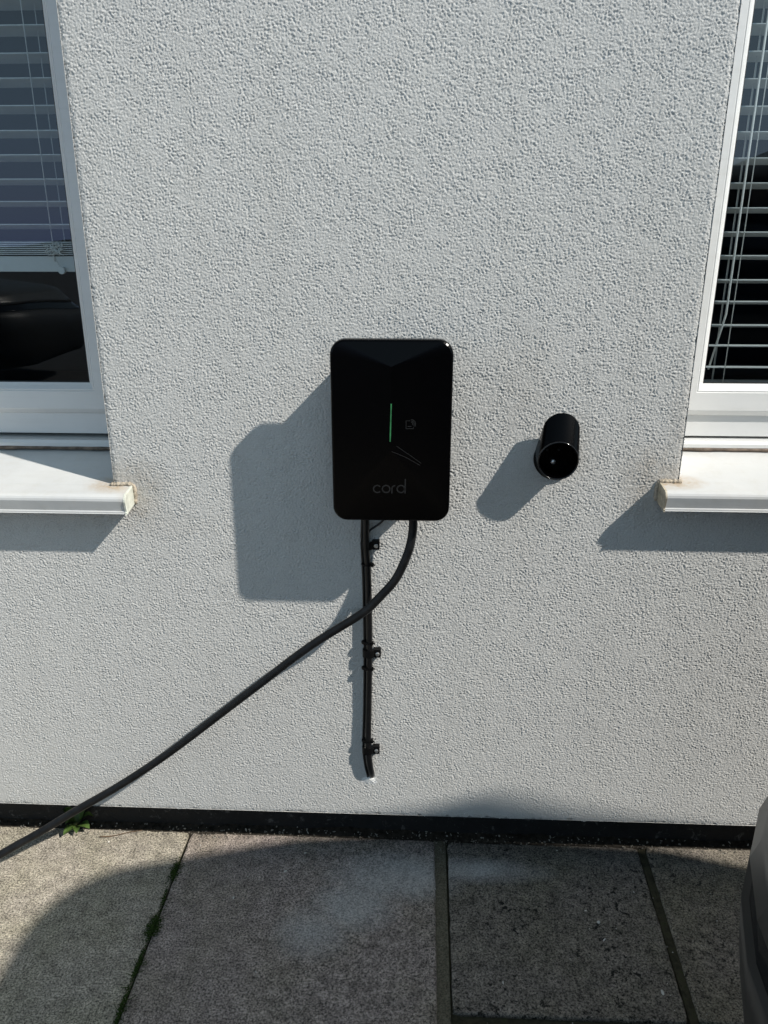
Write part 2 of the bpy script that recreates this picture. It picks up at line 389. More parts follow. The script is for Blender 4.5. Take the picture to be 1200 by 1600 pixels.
for i in range(N_+1):
    x = -5+11*i/N_; y = .072+.006*noise.noise(Vector((x*4, 0, 1)))
    top.append(bm.verts.new((x, y, ZB-.001))); bot.append(bm.verts.new((x, y-.004+.006*noise.noise(Vector((x*9, 3, 1))), -.03)))
for i in range(N_): bm.faces.new((bot[i], bot[i+1], top[i+1], top[i]))
obj('plinth', bm, M_PLINTH, house, True)
bm = bmesh.new(); box(bm, (-5.3, -.10, 2.9), (6.3, 5.3, 3.0)); box(bm, (-5.3, -.12, 2.84), (6.3, -.102, 3.02)); obj('roof', bm, M_TILE, house)
bm = bmesh.new()
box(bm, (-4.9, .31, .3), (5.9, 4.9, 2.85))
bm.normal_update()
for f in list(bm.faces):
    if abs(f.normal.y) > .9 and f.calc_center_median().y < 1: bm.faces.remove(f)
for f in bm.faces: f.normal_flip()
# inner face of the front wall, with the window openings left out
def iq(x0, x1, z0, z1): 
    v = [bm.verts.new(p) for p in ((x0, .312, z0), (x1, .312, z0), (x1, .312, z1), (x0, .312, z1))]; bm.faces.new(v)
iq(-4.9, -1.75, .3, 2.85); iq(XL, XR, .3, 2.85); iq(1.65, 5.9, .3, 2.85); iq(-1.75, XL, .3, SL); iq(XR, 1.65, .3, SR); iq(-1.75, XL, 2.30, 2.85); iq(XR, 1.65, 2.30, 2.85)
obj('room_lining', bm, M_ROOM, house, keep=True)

def make_window(side):
    """side -1 = left window (its right end in view), +1 = right window (its left end in view)"""
    L = side < 0
    xe = XL if L else XR; xf = -1.75 if L else 1.65
    dz = -.004 if L else .004
    s = -1 if L else 1
    xb = (-.6745 if L else .564)     # outer side of the bead
    xg = xb+s*.0125                  # glass edge
    sb = .920+dz*1.5                 # underside of the frame, back of the sill
    z1, z2, z3, z4, z5 = .942+dz, .987+dz, .999+dz, 1.036+dz, 1.058+dz
    X0, X1 = min(xe, xf), max(xe, xf)
    bm = bmesh.new()                 # outer frame: bottom rail and jambs
    box(bm, (X0, FY+.012, z1+.001), (X1, FY+.08, z2+.02))
    box(bm, (X0, FY+.012, z2+.018), (X0+.05, FY+.08, 2.30)); box(bm, (X1-.05, FY+.012, z2+.018), (X1, FY+.08, 2.30)); box(bm, (X0+.05, FY+.012, 2.24), (X1-.05, FY+.08, 2.30))
    fr_ = obj('window', bm, M_UPVC, house); tag(fr_, 'white window with a raised venetian blind behind its glass' if L else 'white window with a lowered venetian blind behind its glass')
    bm = bmesh.new()                 # nosing under the frame
    prof = [(FY+.06, sb-.002), (FY-.010, sb-.002), (FY-.016, sb+.003), (FY-.016, sb+.010), (FY-.011, sb+.0155), (FY+.002, sb+.0155), (FY+.06, sb+.0155)]
    loft(bm, [[(X0, y, z) for y, z in prof], [(X1, y, z) for y, z in prof]]); obj('frame_nosing', bm, M_UPVC, fr_)
    # sash: mitred ring with stepped profile
    def ring_profile(x0, x1, za, zb, prof):
        """prof: list of (inset, y)"""
        rings = []
        for ins, y in prof: rings.append([(x0+ins, y, za+ins), (x1-ins, y, za+ins), (x1-ins, y, zb-ins), (x0+ins, y, zb-ins)])
        bm = bmesh.new(); vs = [[bm.verts.new(p) for p in r_] for r_ in rings]
        for a, b in zip(vs, vs[1:]):
            for k in range(4): bm.faces.new((a[k], a[(k+1) % 4], b[(k+1) % 4], b[k]))
        return bm
    face_w = z4-z3
    sx0 = X0+.012 if not L else X0+.012; sx1 = X1-.012
    # the visible jamb: make the sash so that its bead line falls at xb
    if L: sx1 = xb+face_w+.012; 
    else: sx0 = xb-face_w-.012
    bm = ring_profile(sx0, sx1, z2, 2.285, [(0.0, FY+.03), (0.0, FY+.0105), (.0025, FY+.007), (.010, FY+.001), (.012, FY), (.012+face_w-.001, FY), (.012+face_w+.0005, FY+.0022)])
    sa = obj('sash', bm, M_UPVC, fr_)
    b0 = .012+face_w+.0005
    bm = ring_profile(sx0, sx1, z2, 2.285, [(b0, FY+.0022), (b0+.002, FY+.0012), (b0+.0035, FY+.002), (b0+.010, FY+.012), (b0+.0145, FY+.0165), (b0+.0150, FY+.024)])
    obj('glazing_bead', bm, M_UPVC, fr_)
    bm = ring_profile(sx0, sx1, z2, 2.285, [(b0+.0130, FY+.0175), (b0+.0165, FY+.0182), (b0+.0168, FY+.024)])
    obj('gasket', bm, M_GASKET, fr_)
    bm = bmesh.new(); i = b0+.010
    bm.faces.new([bm.verts.new(p) for p in ((sx0+i, FY+.020, z2+i), (sx1-i, FY+.020, z2+i), (sx1-i, FY+.020, 2.285-i), (sx0+i, FY+.020, 2.285-i))])
    obj('pane', bm, M_GLASS, fr_, keep=True)
    # sealant bead between frame and sill
    bm = bmesh.new(); pts = []; rs = []
    for k in range(90):
        x = X0+(X1-X0)*k/89; pts.append((x, FY-.013+.003*noise.noise(Vector((x*20, 1, 2))), sb-.001+.001*noise.noise(Vector((x*30, 4, 2))))); rs.append(.0042+.0016*noise.noise(Vector((x*26, 7, 1))))
    tube(bm, pts, rs, 8); obj('sealant', bm, M_SEAL, fr_, True)
    # the sill, swept along x
    zw = SL if L else SR                   # sill top where it meets the wall face
    yb, zb_ = FY+.02, sb-.002
    sl = (zb_-zw)/yb
    yo = -.048                             # nose
    zt = zw+sl*(yo+.006)
    p = [(yb, zb_)]
    p += [(yo+.010, zt+sl*.004), (yo+.006, zt-.0008), (yo+.0025, zt-.003), (yo+.0006, zt-.0065), (yo, zt-.011), (yo+.0052, zt-.0315), (yo+.0040, zt-.0335), (yo+.0040, zt-.0365), (yo+.0060, zt-.0378), (yo+.0085, zt-.0365), (yo+.0090, zt-.032)]
    p += [(yo+.0090, zt-.012), (.03, zw-.016), (yb, zb_-.03)]
    ends = (-1.80, -.5535) if L else (.4585, 1.70)
    outer = [(q_[0], q_[1]) for q_ in p]
    bm = bmesh.new(); 
    def clipx(y, x):                       # inside the reveal the sill stops at the wall
        return x
    def sweep(bm, x0, x1, pr): loft(bm, [[(x0, y, z) for y, z in pr], [(x1, y, z) for y, z in pr]])
    sweep(bm, X0+.001, X1-.001, [(yb, zb_), (-.0006, zw-sl*.0006), (-.0006, zw-.0375), (yb, zb_-.03)])
    horn = [(y, z) for y, z in p if y < -.0005]
    ytop = [(-.0008, zw-sl*.0008)]; ybot = [(-.0008, zw-.0375)]
    horn2 = ytop+[h_ for h_ in horn if h_[0] < -.03][:8]+[(yo+.003, zt-.0372)]+ybot
    x_end = ends[1] if L else ends[0]
    a_, b_ = (X0, x_end-.002) if L else (x_end+.002, X1)
    sweep(bm, a_, b_, horn2)
    so = obj('window_sill', bm, M_SILL, house)
    bm = bmesh.new()
    cap = [(y-.0012 if y < -.01 else y, z+.001 if k < 3 else z-.0012) for k, (y, z) in enumerate(horn2)]
    if L: loft(bm, [[(x_end-.002, y, z) for y, z in cap], [(x_end+.0012, y, z) for y, z in cap], [(x_end+.002, y*.94-.0005, zt-.018+(z-zt+.018)*.94) for y, z in cap]])
    else: loft(bm, [[(x_end-.002, y*.94-.0005, zt-.018+(z-zt+.018)*.94) for y, z in cap], [(x_end-.0012, y, z) for y, z in cap], [(x_end+.002, y, z) for y, z in cap]])
    obj('end_cap', bm, M_CAP if L else M_CAPD, so)
    # old mortar smeared where the sill end meets the render
    bm = bmesh.new(); pts = []; rs = []
    path = [(xe-s*-.004, -.004, zw+.002), (xe-s*.012, -.0035, zw+.002), (x_end+s*.004, -.003, zw+.002), (x_end-s*.0035, -.002, zw-.004), (x_end-s*.0045, -.001, zw-.02), (x_end-s*.003, -.001, zw-.037)]
    pp = spline(path, 7)
    for k, q_ in enumerate(pp): rs.append(.0040+.0034*noise.noise(Vector((k*.9, s, 5)))); pts.append(q_+Vector((0, .0012, .002*noise.noise(Vector((k*1.3, 2, s))))))
    tube(bm, pts, rs, 8); obj('mortar_smear', bm, simple('old_mortar_'+('a' if L else 'b'), (.42, .36, .28), .95, .35, 120, bump=.003), so, True)
    # blind behind the glass
    by = FY+.075
    bx0, bx1 = (X0+.09, -.688) if L else (.575, X1-.09)
    bl = empty('venetian_blind', (0, by, 2.1), 'white venetian blind drawn partly up in the left window, slats stacked on its rail' if L else 'white venetian blind fully lowered behind the right window glass', 'window blind')
    pitch = .0437; w = .050; tau = R(9)
    def slat(z, thin=False, tl=tau):
        bm = bmesh.new(); rings = []
        k = 6
        for i in range(k+1):
            u = -w/2+w*i/k; cr = .0030*(1-(2*u/w)**2)
            y = by+u*math.cos(tl)-cr*math.sin(tl)*0; zz = z-u*math.sin(tl)+cr
            rings.append((y, zz))
        pr = rings+[(y, zz-.0016) for y, zz in rings[::-1]]
        loft(bm, [[(bx0, y, zz) for y, zz in pr], [(bx1, y, zz) for y, zz in pr]])
        return obj('slat', bm, M_SLAT, bl)
    if L:
        zs_ = [at(40, y, by-w/2*.98).z for y in (38, 82, 121, 164, 203, 241, 279, 314, 350)]
        d0 = w/2*math.sin(tau)
        for z in zs_: slat(z-d0)
        top_z = zs_[0]-d0
        for k in range(1, 13): slat(top_z+k*pitch)
        zst = at(40, 377, by-w/2).z
        for k in range(7): slat(zst-.003-k*.0037, tl=R(2))
        zr = zst-.003-7*.0037
        bm = bmesh.new(); box(bm, (bx0, by-.026, zr-.030), (bx1, by+.026, zr)); bevel(bm, .003); obj('bottom_rail', bm, M_SLAT, bl)
        zc = zr
    else:
        zs_ = [at(1190, y, by-w/2*.98).z for y in (36, 79, 122, 165, 205, 246, 285, 324, 362, 399, 437, 471, 508, 540, 574)]
        d0 = w/2*math.sin(tau)
        for z in zs_: slat(z-d0)
        for k in range(1, 13): slat(zs_[0]-d0+k*pitch)
        bm = bmesh.new(); zr = zs_[-1]-d0-.030; box(bm, (bx0, by-.026, zr-.026), (bx1, by+.026, zr)); bevel(bm, .003); obj('bottom_rail', bm, M_SLAT, bl)
        zc = zr
    bm = bmesh.new(); box(bm, (bx0, by-.03, 2.235), (bx1, by+.03, 2.28)); obj('head_rail', bm, M_SLAT, bl)
    for xo in ((.055, .5) if True else ()):
        xc = (bx1-xo) if L else (bx0+xo)
        for yy, r_ in ((by-.0285, .0009), (by+.0285, .0009)):
            bm = bmesh.new(); tube(bm, [(xc, yy, zc-.01), (xc, yy, 2.24)], r_, 6); obj('ladder_cord', bm, M_CORD, bl, True)
        bm = bmesh.new(); tube(bm, [(xc+(.011 if L else -.011), by+.004, zc), (xc+(.011 if L else -.011), by+.004, 2.24)], .0008, 6); obj('lift_cord', bm, M_CORD, bl, True)
    xc = (bx1-.018) if L else (bx0+.014)
    bm = bmesh.new(); tube(bm, [(xc, by+.02, zc if L else zc+.02), (xc, by+.02, 2.24)], .0010, 6); obj('pull_cord', bm, M_CORD, bl, True)
    if not L:
        bm = bmesh.new(); tube(bm, [(xc+.018, by-.001, 1.075), (xc+.026, by-.034, 1.19), (xc+.026, by-.034, 2.24)], .0022, 8); obj('tilt_wand', bm, M_CORD, bl, True)
    if L:                                  # the tangled cord lying against the stack
        rnd = random.Random(4); bm = bmesh.new(); cc = at(88, 388, by-.032); pts = []
        for k in range(34): pts.append(cc+Vector((rnd.uniform(-.026, .016), rnd.uniform(-.003, .001), rnd.uniform(-.014, .014))))
        pts.append(cc+Vector((-.004, 0, -.02))); pts.append(cc+Vector((.004, 0, -.042)))
        tube(bm, spline(pts, 6), .0007, 5); obj('tangled_cord', bm, M_CORD, bl, True)
        bm = bmesh.new(); q_ = cc+Vector((.006, 0, -.043)); tube(bm, [q_+Vector((0, .004, 0)), q_+Vector((0, -.004, 0))], .007, 16); obj('cord_plug', bm, M_SLAT, bl)
for sd in (-1, 1): make_window(sd)

# ------------------------------------------------------------------ ground and pavement
bm = bmesh.new()
v = [bm.verts.new(p) for p in ((-300, -300, -.045), (300, -300, -.045), (300, 300, -.045), (-300, 300, -.045))]; bm.faces.new(v)
tag(obj('ground', bm, M_ASPH), kind='structure')
rnd = random.Random(11)
bm = bmesh.new(); tl = bm.loops.layers.float_color.new('tone'); ll = bm.loops.layers.float_color.new('lichen')
def slab(q, tone, lich, z=0.0):
    """q: four corners (x,y) counter-clockwise"""
    n0 = 14; c = Vector((sum(p[0] for p in q)/4, sum(p[1] for p in q)/4))
    tilt = (rnd.uniform(-.002, .002), rnd.uniform(-.002, .002))
    outl = []
    for k in range(4):
        a = Vector(q[k]); b = Vector(q[(k+1) % 4]); L_ = (b-a).length; m = max(6, int(L_/.015))
        nrm = Vector((-(b-a).y, (b-a).x)).normalized()
        for i in range(m):
            p = a.lerp(b, i/m); w = .0016*noise.noise(Vector((p.x*45, p.y*45, 3)))+.0012*noise.noise(Vector((p.x*150, p.y*150, 8)))
            if i == 0: w = .004
            outl.append(p+nrm*w)
    def ring(ins, dz): return [Vector((c.x+(p.x-c.x)*(1-ins/.28), c.y+(p.y-c.y)*(1-ins/.28), z+dz+tilt[0]*(p.x-c.x)*3+tilt[1]*(p.y-c.y)*3)) for p in outl]
    rings = [ring(0, -.04), ring(0, -.0035), ring(.0015, -.0012), ring(.005, 0)]
    vs = [[bm.verts.new(p) for p in r_] for r_ in rings]; fs = []
    for a, b in zip(vs, vs[1:]):
        for k in range(len(a)): fs.append(bm.faces.new((a[k], a[(k+1) % len(a)], b[(k+1) % len(a)], b[k])))
    fs.append(bm.faces.new(vs[-1]))
    for f in fs:
        f.smooth = False
        for l in f.loops: l[tl] = (*tone, 1); l[ll] = (lich, lich, lich, 1)
def rct(x0, x1, y0, y1): return [(x0, y0), (x1, y0), (x1, y1), (x0, y1)]
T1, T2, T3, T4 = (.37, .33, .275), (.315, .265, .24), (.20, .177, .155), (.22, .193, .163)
slab([(-1.12, -.555), (-.5285, -.555), (-.528, .052), (-1.12, .050)], T1, .05)
slab([(-.5235, -.555), (.0505, -.555), (.0545, .045), (-.5225, .050)], T2, .10, .001)
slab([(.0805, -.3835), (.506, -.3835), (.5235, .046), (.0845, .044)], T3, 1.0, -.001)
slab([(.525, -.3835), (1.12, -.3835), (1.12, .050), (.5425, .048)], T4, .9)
tones = [T1, T2, T3, T4, (.34, .30, .25), (.28, .26, .23)]
for k, x in enumerate((-1.73, -2.34, -2.95, -3.56, -4.17)): slab(rct(x, x+.60, -.555, .05), tones[k % 6], .3)
for k, x in enumerate((1.13, 1.74, 2.35, 2.96, 3.57, 4.18)): slab(rct(x, x+.60, -.3835, .05), tones[(k+2) % 6], .6)
for r_ in range(5):
    for k in range(8):
        x = .0505-.6-k*.61+(.3 if r_ % 2 else 0)*(-1); y = -.565-(r_+1)*.61+.01
        slab(rct(max(x, -6), min(x+.60, .0505), y, y+.60), tones[(k+r_*2) % 6], .3)
        x = .0805+k*.61; y = -.3835-.01-(r_+1)*.61+.01
        slab(rct(x, x+.60, y-.012, y+.588), tones[(k*3+r_+3) % 6], .7)
    if r_ % 2: slab(rct(-.24, .0505, -.565-(r_+1)*.61+.01, -.565-(r_+1)*.61+.61), T2, .3)
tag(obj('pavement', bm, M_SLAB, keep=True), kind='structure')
bm = bmesh.new()                    # sand and moss filling every joint
gx = [-4.2+i*.02 for i in range(int(9.2/.02))]
J0 = [bm.verts.new(p) for p in ((-4.3, -3.6, -.009), (5, -3.6, -.009), (5, .053, -.009), (-4.3, .053, -.009))]; bm.faces.new(J0)
tag(obj('paving_joint_fill', bm, M_JOINT), kind='structure')
bm = bmesh.new()                    # the wide mortar strip left of the spotted slab
for i in range(41):
    y = .05-.44*i/40
for (xa, xb_, ya, yb2, zz, seed) in ((.0515, .0795, -1.0, .047, -.0018, 1), (.5085, .5395, -.385, .047, -.0035, 2)):
    rows = []
    for i in range(80):
        y = ya+(yb2-ya)*i/79; sh = (y-.046)*.038 if seed == 2 else 0; sh += .0035*(y-.046)*2 if seed == 1 else 0
        x0_, x1_ = (xa, xb_) if seed == 1 else (.5245, .5415)
        rows.append([bm.verts.new((x0_+(x1_-x0_)*j/6+sh, y, zz+.0016*noise.noise(Vector((j*.9+seed*9, y*60, 0))))) for j in range(7)])
    for a, b in zip(rows, rows[1:]):
        for j in range(6): bm.faces.new((a[j], a[j+1], b[j+1], b[j])).material_index = seed-1
tag(obj('mortar_strip', bm, [M_MORTAR, M_JOINT], smooth=True), kind='structure')
bm = bmesh.new(); rows = []         # soil washed against the plinth
for i in range(1200):
    x = -4.2+9.2*i/1199
    rows.append([bm.verts.new((x, yy, z0+.004*noise.noise(Vector((x*22, yy*60, 1)))+.003*noise.noise(Vector((x*90, yy*200, 6))))) for yy, z0 in ((.042, -.004), (.05, .001), (.058, .004), (.066, .006), (.074, .009), (.082, .010))])
for a, b in zip(rows, rows[1:]):
    for j in range(5): bm.faces.new((a[j], b[j], b[j+1], a[j+1]))
tag(obj('soil', bm, M_SOIL, smooth=True), 'dark damp soil gathered in the gap under the black plinth', 'soil', kind='stuff')
def bits(name, mat, spots, label, cat):
    bm = bmesh.new(); rn = random.Random(name)
    for (x, y, z, s_) in spots:
        m = Matrix.Translation((x, y, z+s_*.25)) @ Matrix.Rotation(rn.uniform(0, 6), 4, Vector((rn.random(), rn.random(), rn.random()+.1)).normalized()) @ Matrix.Diagonal((s_*rn.uniform(.6, 1.5), s_*rn.uniform(.4, 1), s_*.45, 1))
        bmesh.ops.create_icosphere(bm, subdivisions=1, radius=.5, matrix=m)
    tag(obj(name, bm, mat), label, cat, kind='stuff')
bits('grit', M_GRIT, [(rnd.uniform(-1.1, 1.1), .045+rnd.gauss(0, .012) if rnd.random() < .8 else rnd.uniform(-.5, .04), .001, rnd.uniform(.0015, .006)) for _ in range(1100)], 'fine brown grit and soil crumbs scattered along the foot of the plinth', 'grit')
bits('pale_chips', M_CHIP, [(*onground(x, y).xy, .001, s_) for x, y, s_ in ((477, 1334, .007), (446, 1363, .009), (365, 1404, .007), (935, 1443, .011), (944, 1470, .008), (1035, 1553, .012), (786, 1537, .007), (313, 1322, .006), (223, 1356, .004), (680, 1390, .004), (915, 1424, .005), (990, 1395, .005), (870, 1330, .005), (1120, 1440, .004), (530, 1420, .003), (620, 1500, .004), (170, 1317, .008), (400, 1520, .004), (1140, 1320, .009), (1085, 1310, .007))]+[(rnd.uniform(-.9, .8), rnd.uniform(-.42, .04), .001, rnd.uniform(.001, .0026)) for _ in range(240)], 'tiny pale stone chips lying loose on the paving slabs', 'stone chips')

bits('render_crumbs', simple('render_crumb', (.34, .32, .28), .95, .4, 80, bump=0), [(rnd.uniform(-1.1, 1.1), .052+abs(rnd.gauss(0, .010)), .005, rnd.uniform(.002, .0075)) for _ in range(170)], 'pale crumbs of fallen render lying in the dark soil under the wall', 'crumbs')
# ------------------------------------------------------------------ weeds, moss, stem
def leaf(bm, base, az, ln, wd, rise):
    d = Vector((math.cos(az), math.sin(az), 0)); sd = Vector((-d.y, d.x, 0)); rows = []
    K = 8
    for i in range(K+1):
        t = i/K; w = wd*math.sin(math.pi*min(1, t**.75))**.8*(.5 if t > .97 else 1)+.0006
        c_ = base+d*(ln*t)+Vector((0, 0, math.sin(t*2.2)*rise*ln))
        rows.append([bm.verts.new(c_+sd*w*u+Vector((0, 0, abs(u)*w*.35))) for u in (-1, -.5, 0, .5, 1)])
    for a, b in zip(rows, rows[1:]):
        for j in range(4): bm.faces.new((a[j], a[j+1], b[j+1], b[j]))
wb = onground(124, 1290); wb = Vector((wb.x, .052, .004))
wd_ = empty('weed', wb, 'small green weed with pointed leaves growing at the foot of the plinth under the cable', 'weed')
rn = random.Random(2)
for az, ln, w_, ri in ((200, .040, .0085, .5), (160, .034, .009, .9), (250, .036, .010, .25), (45, .036, .009, 1.1), (330, .036, .0105, .35), (290, .030, .008, .3), (100, .026, .007, 1.2), (5, .032, .008, .8), (225, .022, .006, .9)):
    bm = bmesh.new(); leaf(bm, wb+Vector((0, 0, .002)), R(az), ln*1.25, w_*1.15, ri); obj('leaf', bm, M_LEAF, wd_, True)
bm = bmesh.new()
for k in range(6): tube(bm, spline([wb, wb+Vector((rn.uniform(-.006, .006), rn.uniform(-.008, .004), .010)), wb+Vector((rn.uniform(-.014, .014), rn.uniform(-.014, 0), .016))], 4), .0008, 5)
obj('stem', bm, simple('weed_stem', (.14, .16, .06), .6), wd_, True)
def moss(px, py, ln, wid, cnt, label, seed):
    c0 = onground(px, py); rn = random.Random(seed); bm = bmesh.new()
    for k in range(cnt):
        u = rn.gauss(0, .5)*ln; x = -.526+rn.gauss(0, .5)*wid*(.45+.55*rn.random()); y = c0.y+u; z = .001+max(0, .006-abs(x+.526)*.5)*rn.random()
        a = rn.uniform(0, 6.28); s_ = rn.uniform(.0012, .0034); d = Vector((math.cos(a), math.sin(a), rn.uniform(.1, .9)))*s_; e_ = Vector((-math.sin(a), math.cos(a), rn.uniform(-.3, .3)))*s_*.5
        p = Vector((x, y, z)); bm.faces.new([bm.verts.new(q) for q in (p, p+d*.5+e_, p+d, p+d*.5-e_)])
    for k in range(cnt//90+2):                       # a few thin runners
        a = rn.uniform(-.6, .6)+(math.pi if rn.random() < .4 else 0); p = Vector((-.526, c0.y+rn.gauss(0, .4)*ln, .003)); pts = [p]
        for _ in range(4): p = p+Vector((math.cos(a), math.sin(a)+.3, 0))*rn.uniform(.003, .006)+Vector((0, 0, rn.uniform(-.0005, .001))); a += rn.uniform(-.5, .5); pts.append(p)
        tube(bm, pts, .0006, 4)
    o = obj('moss_tuft', bm, M_MOSS, keep=True)
    # set the origin at the tuft
    o.data.transform(Matrix.Translation((.526, -c0.y, 0))); o.location = (-.526, c0.y, 0)
    tag(o, label, 'moss', 'moss tufts in the left paving joint')
moss(276, 1362, .030, .011, 520, 'moss tuft in the left joint nearest the wall, at the edge of the sunlight', 1)
moss(238, 1450, .030, .017, 900, 'widest dark moss tuft in the left joint, inside the shade', 2)
moss(215, 1512, .045, .006, 420, 'thin dark moss tuft in the left joint below the widest one', 3)
moss(190, 1580, .045, .007, 420, 'moss tuft in the left joint at the bottom edge of the photo', 4)
moss(253, 1405, .030, .004, 160, 'sparse moss thread in the left joint between the two bushiest tufts', 5)
a, b = onground(156, 1309), onground(222, 1299)
bm = bmesh.new(); tube(bm, spline([a+Vector((0, 0, .003)), a.lerp(b, .3)+Vector((0, -.004, .003)), a.lerp(b, .7)+Vector((0, -.001, .004)), b+Vector((0, 0, .003))], 6), [.0016]*6+[.0009]*13, 6)
tag(obj('dry_stalk', bm, M_TWIG, smooth=True), 'thin brown dry stalk lying on the sunlit slab near the weed', 'stalk')

# ------------------------------------------------------------------ charger
D1 = .098                                     # rim depth
tl_, br_ = at(513.5, 530, -D1), at(520, 813, -D1); tr_ = at(708.7, 532, -D1)
cw = tr_.x-tl_.x; cx = (tl_.x+tr_.x)/2+.001; ch = tl_.z-br_.z; cz = (tl_.z+br_.z)/2
charger = empty('ev_charger', (cx, 0, br_.z), 'black rounded wall charger with a green status light and a grey wordmark', 'car charger')
O = rrect(cx, cz, cw, ch, .026, 8)
def scaled(sc_w, sc_h, y, r=.026): return [(x, y, z) for x, z in rrect(cx, cz, cw-2*sc_w, ch-2*sc_h, max(.006, r-min(sc_w, sc_h)), 8)]
bm = bmesh.new()
vs = loft(bm, [scaled(.012, .012, -.073), scaled(.003, .003, -.075), scaled(0, 0, -.079), scaled(0, 0, -D1+.004), scaled(.0012, .0012, -D1+.001), scaled(.004, .004, -D1-.0012)], cap1=False)
rim = vs[-1]
za, zb2 = at(612, 573, -.105).z, at(611, 703, -.105).z
def ridge_y(z): return -D1-.0085
A = bm.verts.new((cx, ridge_y(0), za)); B = bm.verts.new((cx, ridge_y(0), zb2))
nn = len(rim)
corner = {0: 4, 1: 13, 2: 22, 3: 31}          # middle vertex of each rounded corner: TR, TL, BL, BR
for k in range(nn):
    p, q = rim[k], rim[(k+1) % nn]
    if 4 <= k < 13: ap = A                    # top facet
    elif 13 <= k < 22: ap = None; side = 'L'
    elif 22 <= k < 31: ap = B
    else: ap = None; side = 'R'
    if ap: bm.faces.new((p, q, ap))
    elif side == 'L':
        if k < 17: bm.faces.new((p, q, A))
        elif k == 17: bm.faces.new((p, q, B, A))
        else: bm.faces.new((p, q, B))
    else:
        if k == 35: bm.faces.new((p, q, A, B))
        elif 31 <= k < 35: bm.faces.new((p, q, B))
        else: bm.faces.new((p, q, A))
obj('front_cover', bm, M_BLACK, charger)
bm = bmesh.new(); loft(bm, [scaled(.030, .014, -.0015, .050), scaled(.028, .012, -.004, .050), scaled(.028, .012, -.075, .050)]); obj('back_box', bm, M_BLACKM, charger)
# surface depth of the lower/side facets, for the things that lie on the cover
from mathutils.bvhtree import BVHTree
cov = [o for o in bpy.data.objects if o.name == 'front_cover'][0]
_bm = bmesh.new(); _bm.from_mesh(cov.data); bmesh.ops.translate(_bm, verts=_bm.verts, vec=charger.location); BV = BVHTree.FromBMesh(_bm)
def surf(x, z):
    h_ = BV.ray_cast(Vector((x, -1, z)), Vector((0, 1, 0))); return h_[0].y if h_[0] else -D1
def on_cover(px, py):
    y = -D1-.005
    for _ in range(4): p = at(px, py, y); y = surf(p.x, p.z)
    return Vector((p.x, y, p.z))
def stroke(bm, pts, w, t=.0004, closed=False):
    """flat ribbon on the cover along x,z points"""
    P = [Vector(p) for p in pts]; n_ = len(P); rows = []
    for i, p in enumerate(P):
        a = P[(i-1) % n_] if closed or i > 0 else P[i]; b = P[(i+1) % n_] if closed or i < n_-1 else P[i]
        d = (b-a); d = Vector((d.x, 0, d.z)).normalized(); sd = Vector((-d.z, 0, d.x))
        row = []
        for u in (-.5, .5):
            q = p+sd*w*u; row.append(bm.verts.new((q.x, surf(q.x, q.z)-t, q.z)))
        for u in (.5, -.5):
            q = p+sd*w*u; row.append(bm.verts.new((q.x, surf(q.x, q.z)+.0003, q.z)))
        rows.append(row)
    rng = range(n_) if closed else range(n_-1)
    for i in rng:
        a, b = rows[i], rows[(i+1) % n_]
        for j in range(4): bm.faces.new((a[j], a[(j+1) % 4], b[(j+1) % 4], b[j]))
    if not closed: bm.faces.new(rows[0]); bm.faces.new(rows[-1][::-1])
px2m = (on_cover(635, 764)-on_cover(582, 764)).length/53
def arc(c, r, a0, a1, n_=22): return [Vector((c.x+r*math.cos(R(a0+(a1-a0)*k/n_)), 0, c.z+r*math.sin(R(a0+(a1-a0)*k/n_)))) for k in range(n_+1)]
bm = bmesh.new(); wst = 2.1*px2m; rr = 5.9*px2m
cC, cO, cD = on_cover(589.5, 764), on_cover(603.3, 764), on_cover(626.5, 764)
stroke(bm, arc(cC, rr, 42, 318), wst); stroke(bm, arc(cO, rr, 0, 344, 28), wst, closed=True)
rb = on_cover(612.3, 770.8); rt = on_cover(612.3, 764)
stroke(bm, [rb, rt]+[Vector((rt.x+rr*.95-rr*.95*math.cos(R(a)), 0, rt.z+rr*.98*math.sin(R(a)))) for a in range(8, 89, 10)], wst)
stroke(bm, arc(cD, rr, 0, 344, 28), wst, closed=True)
stroke(bm, [on_cover(633.3, 748.5), on_cover(632.9, 770.8)], wst)
obj('wordmark', bm, M_MARK, charger)
bm = bmesh.new()
def P_(x, y): p = on_cover(x, y); return Vector((p.x, 0, p.z))
stroke(bm, [P_(640.5, 657.5), P_(634.5, 657.5), P_(634.5, 669.8), P_(646.2, 669.8), P_(646.2, 667)], 1.0*px2m)
stroke(bm, [P_(637, 666.3), P_(643, 666.3)], .9*px2m)
cI = on_cover(642.5, 662.5)
for r_ in (2.6, 4.6, 6.6): stroke(bm, arc(cI, r_*px2m, -35, 95, 12), 1.0*px2m)
obj('card_symbol', bm, M_MARK, charger)
bm = bmesh.new(); stroke(bm, [P_(611.3, 631), P_(610.8, 650), P_(610.2, 670), P_(609.6, 690)], 1.9*px2m, .0009); obj('status_light', bm, M_LED, charger)
bm = bmesh.new(); stroke(bm, [P_(612, 705.5), P_(634, 714.5), P_(656, 727)], .7*px2m, .0006); obj('ridge_highlight', bm, M_EDGE, charger)  # highlight along the facet ridge, laid on as a paler strip
bm = bmesh.new(); stroke(bm, [P_(619.5, 697), P_(640, 711), P_(658, 724)], .6*px2m, .0005); obj('ridge_highlight', bm, M_MARK, charger)  # second painted ridge highlight, in the same grey as the wordmark
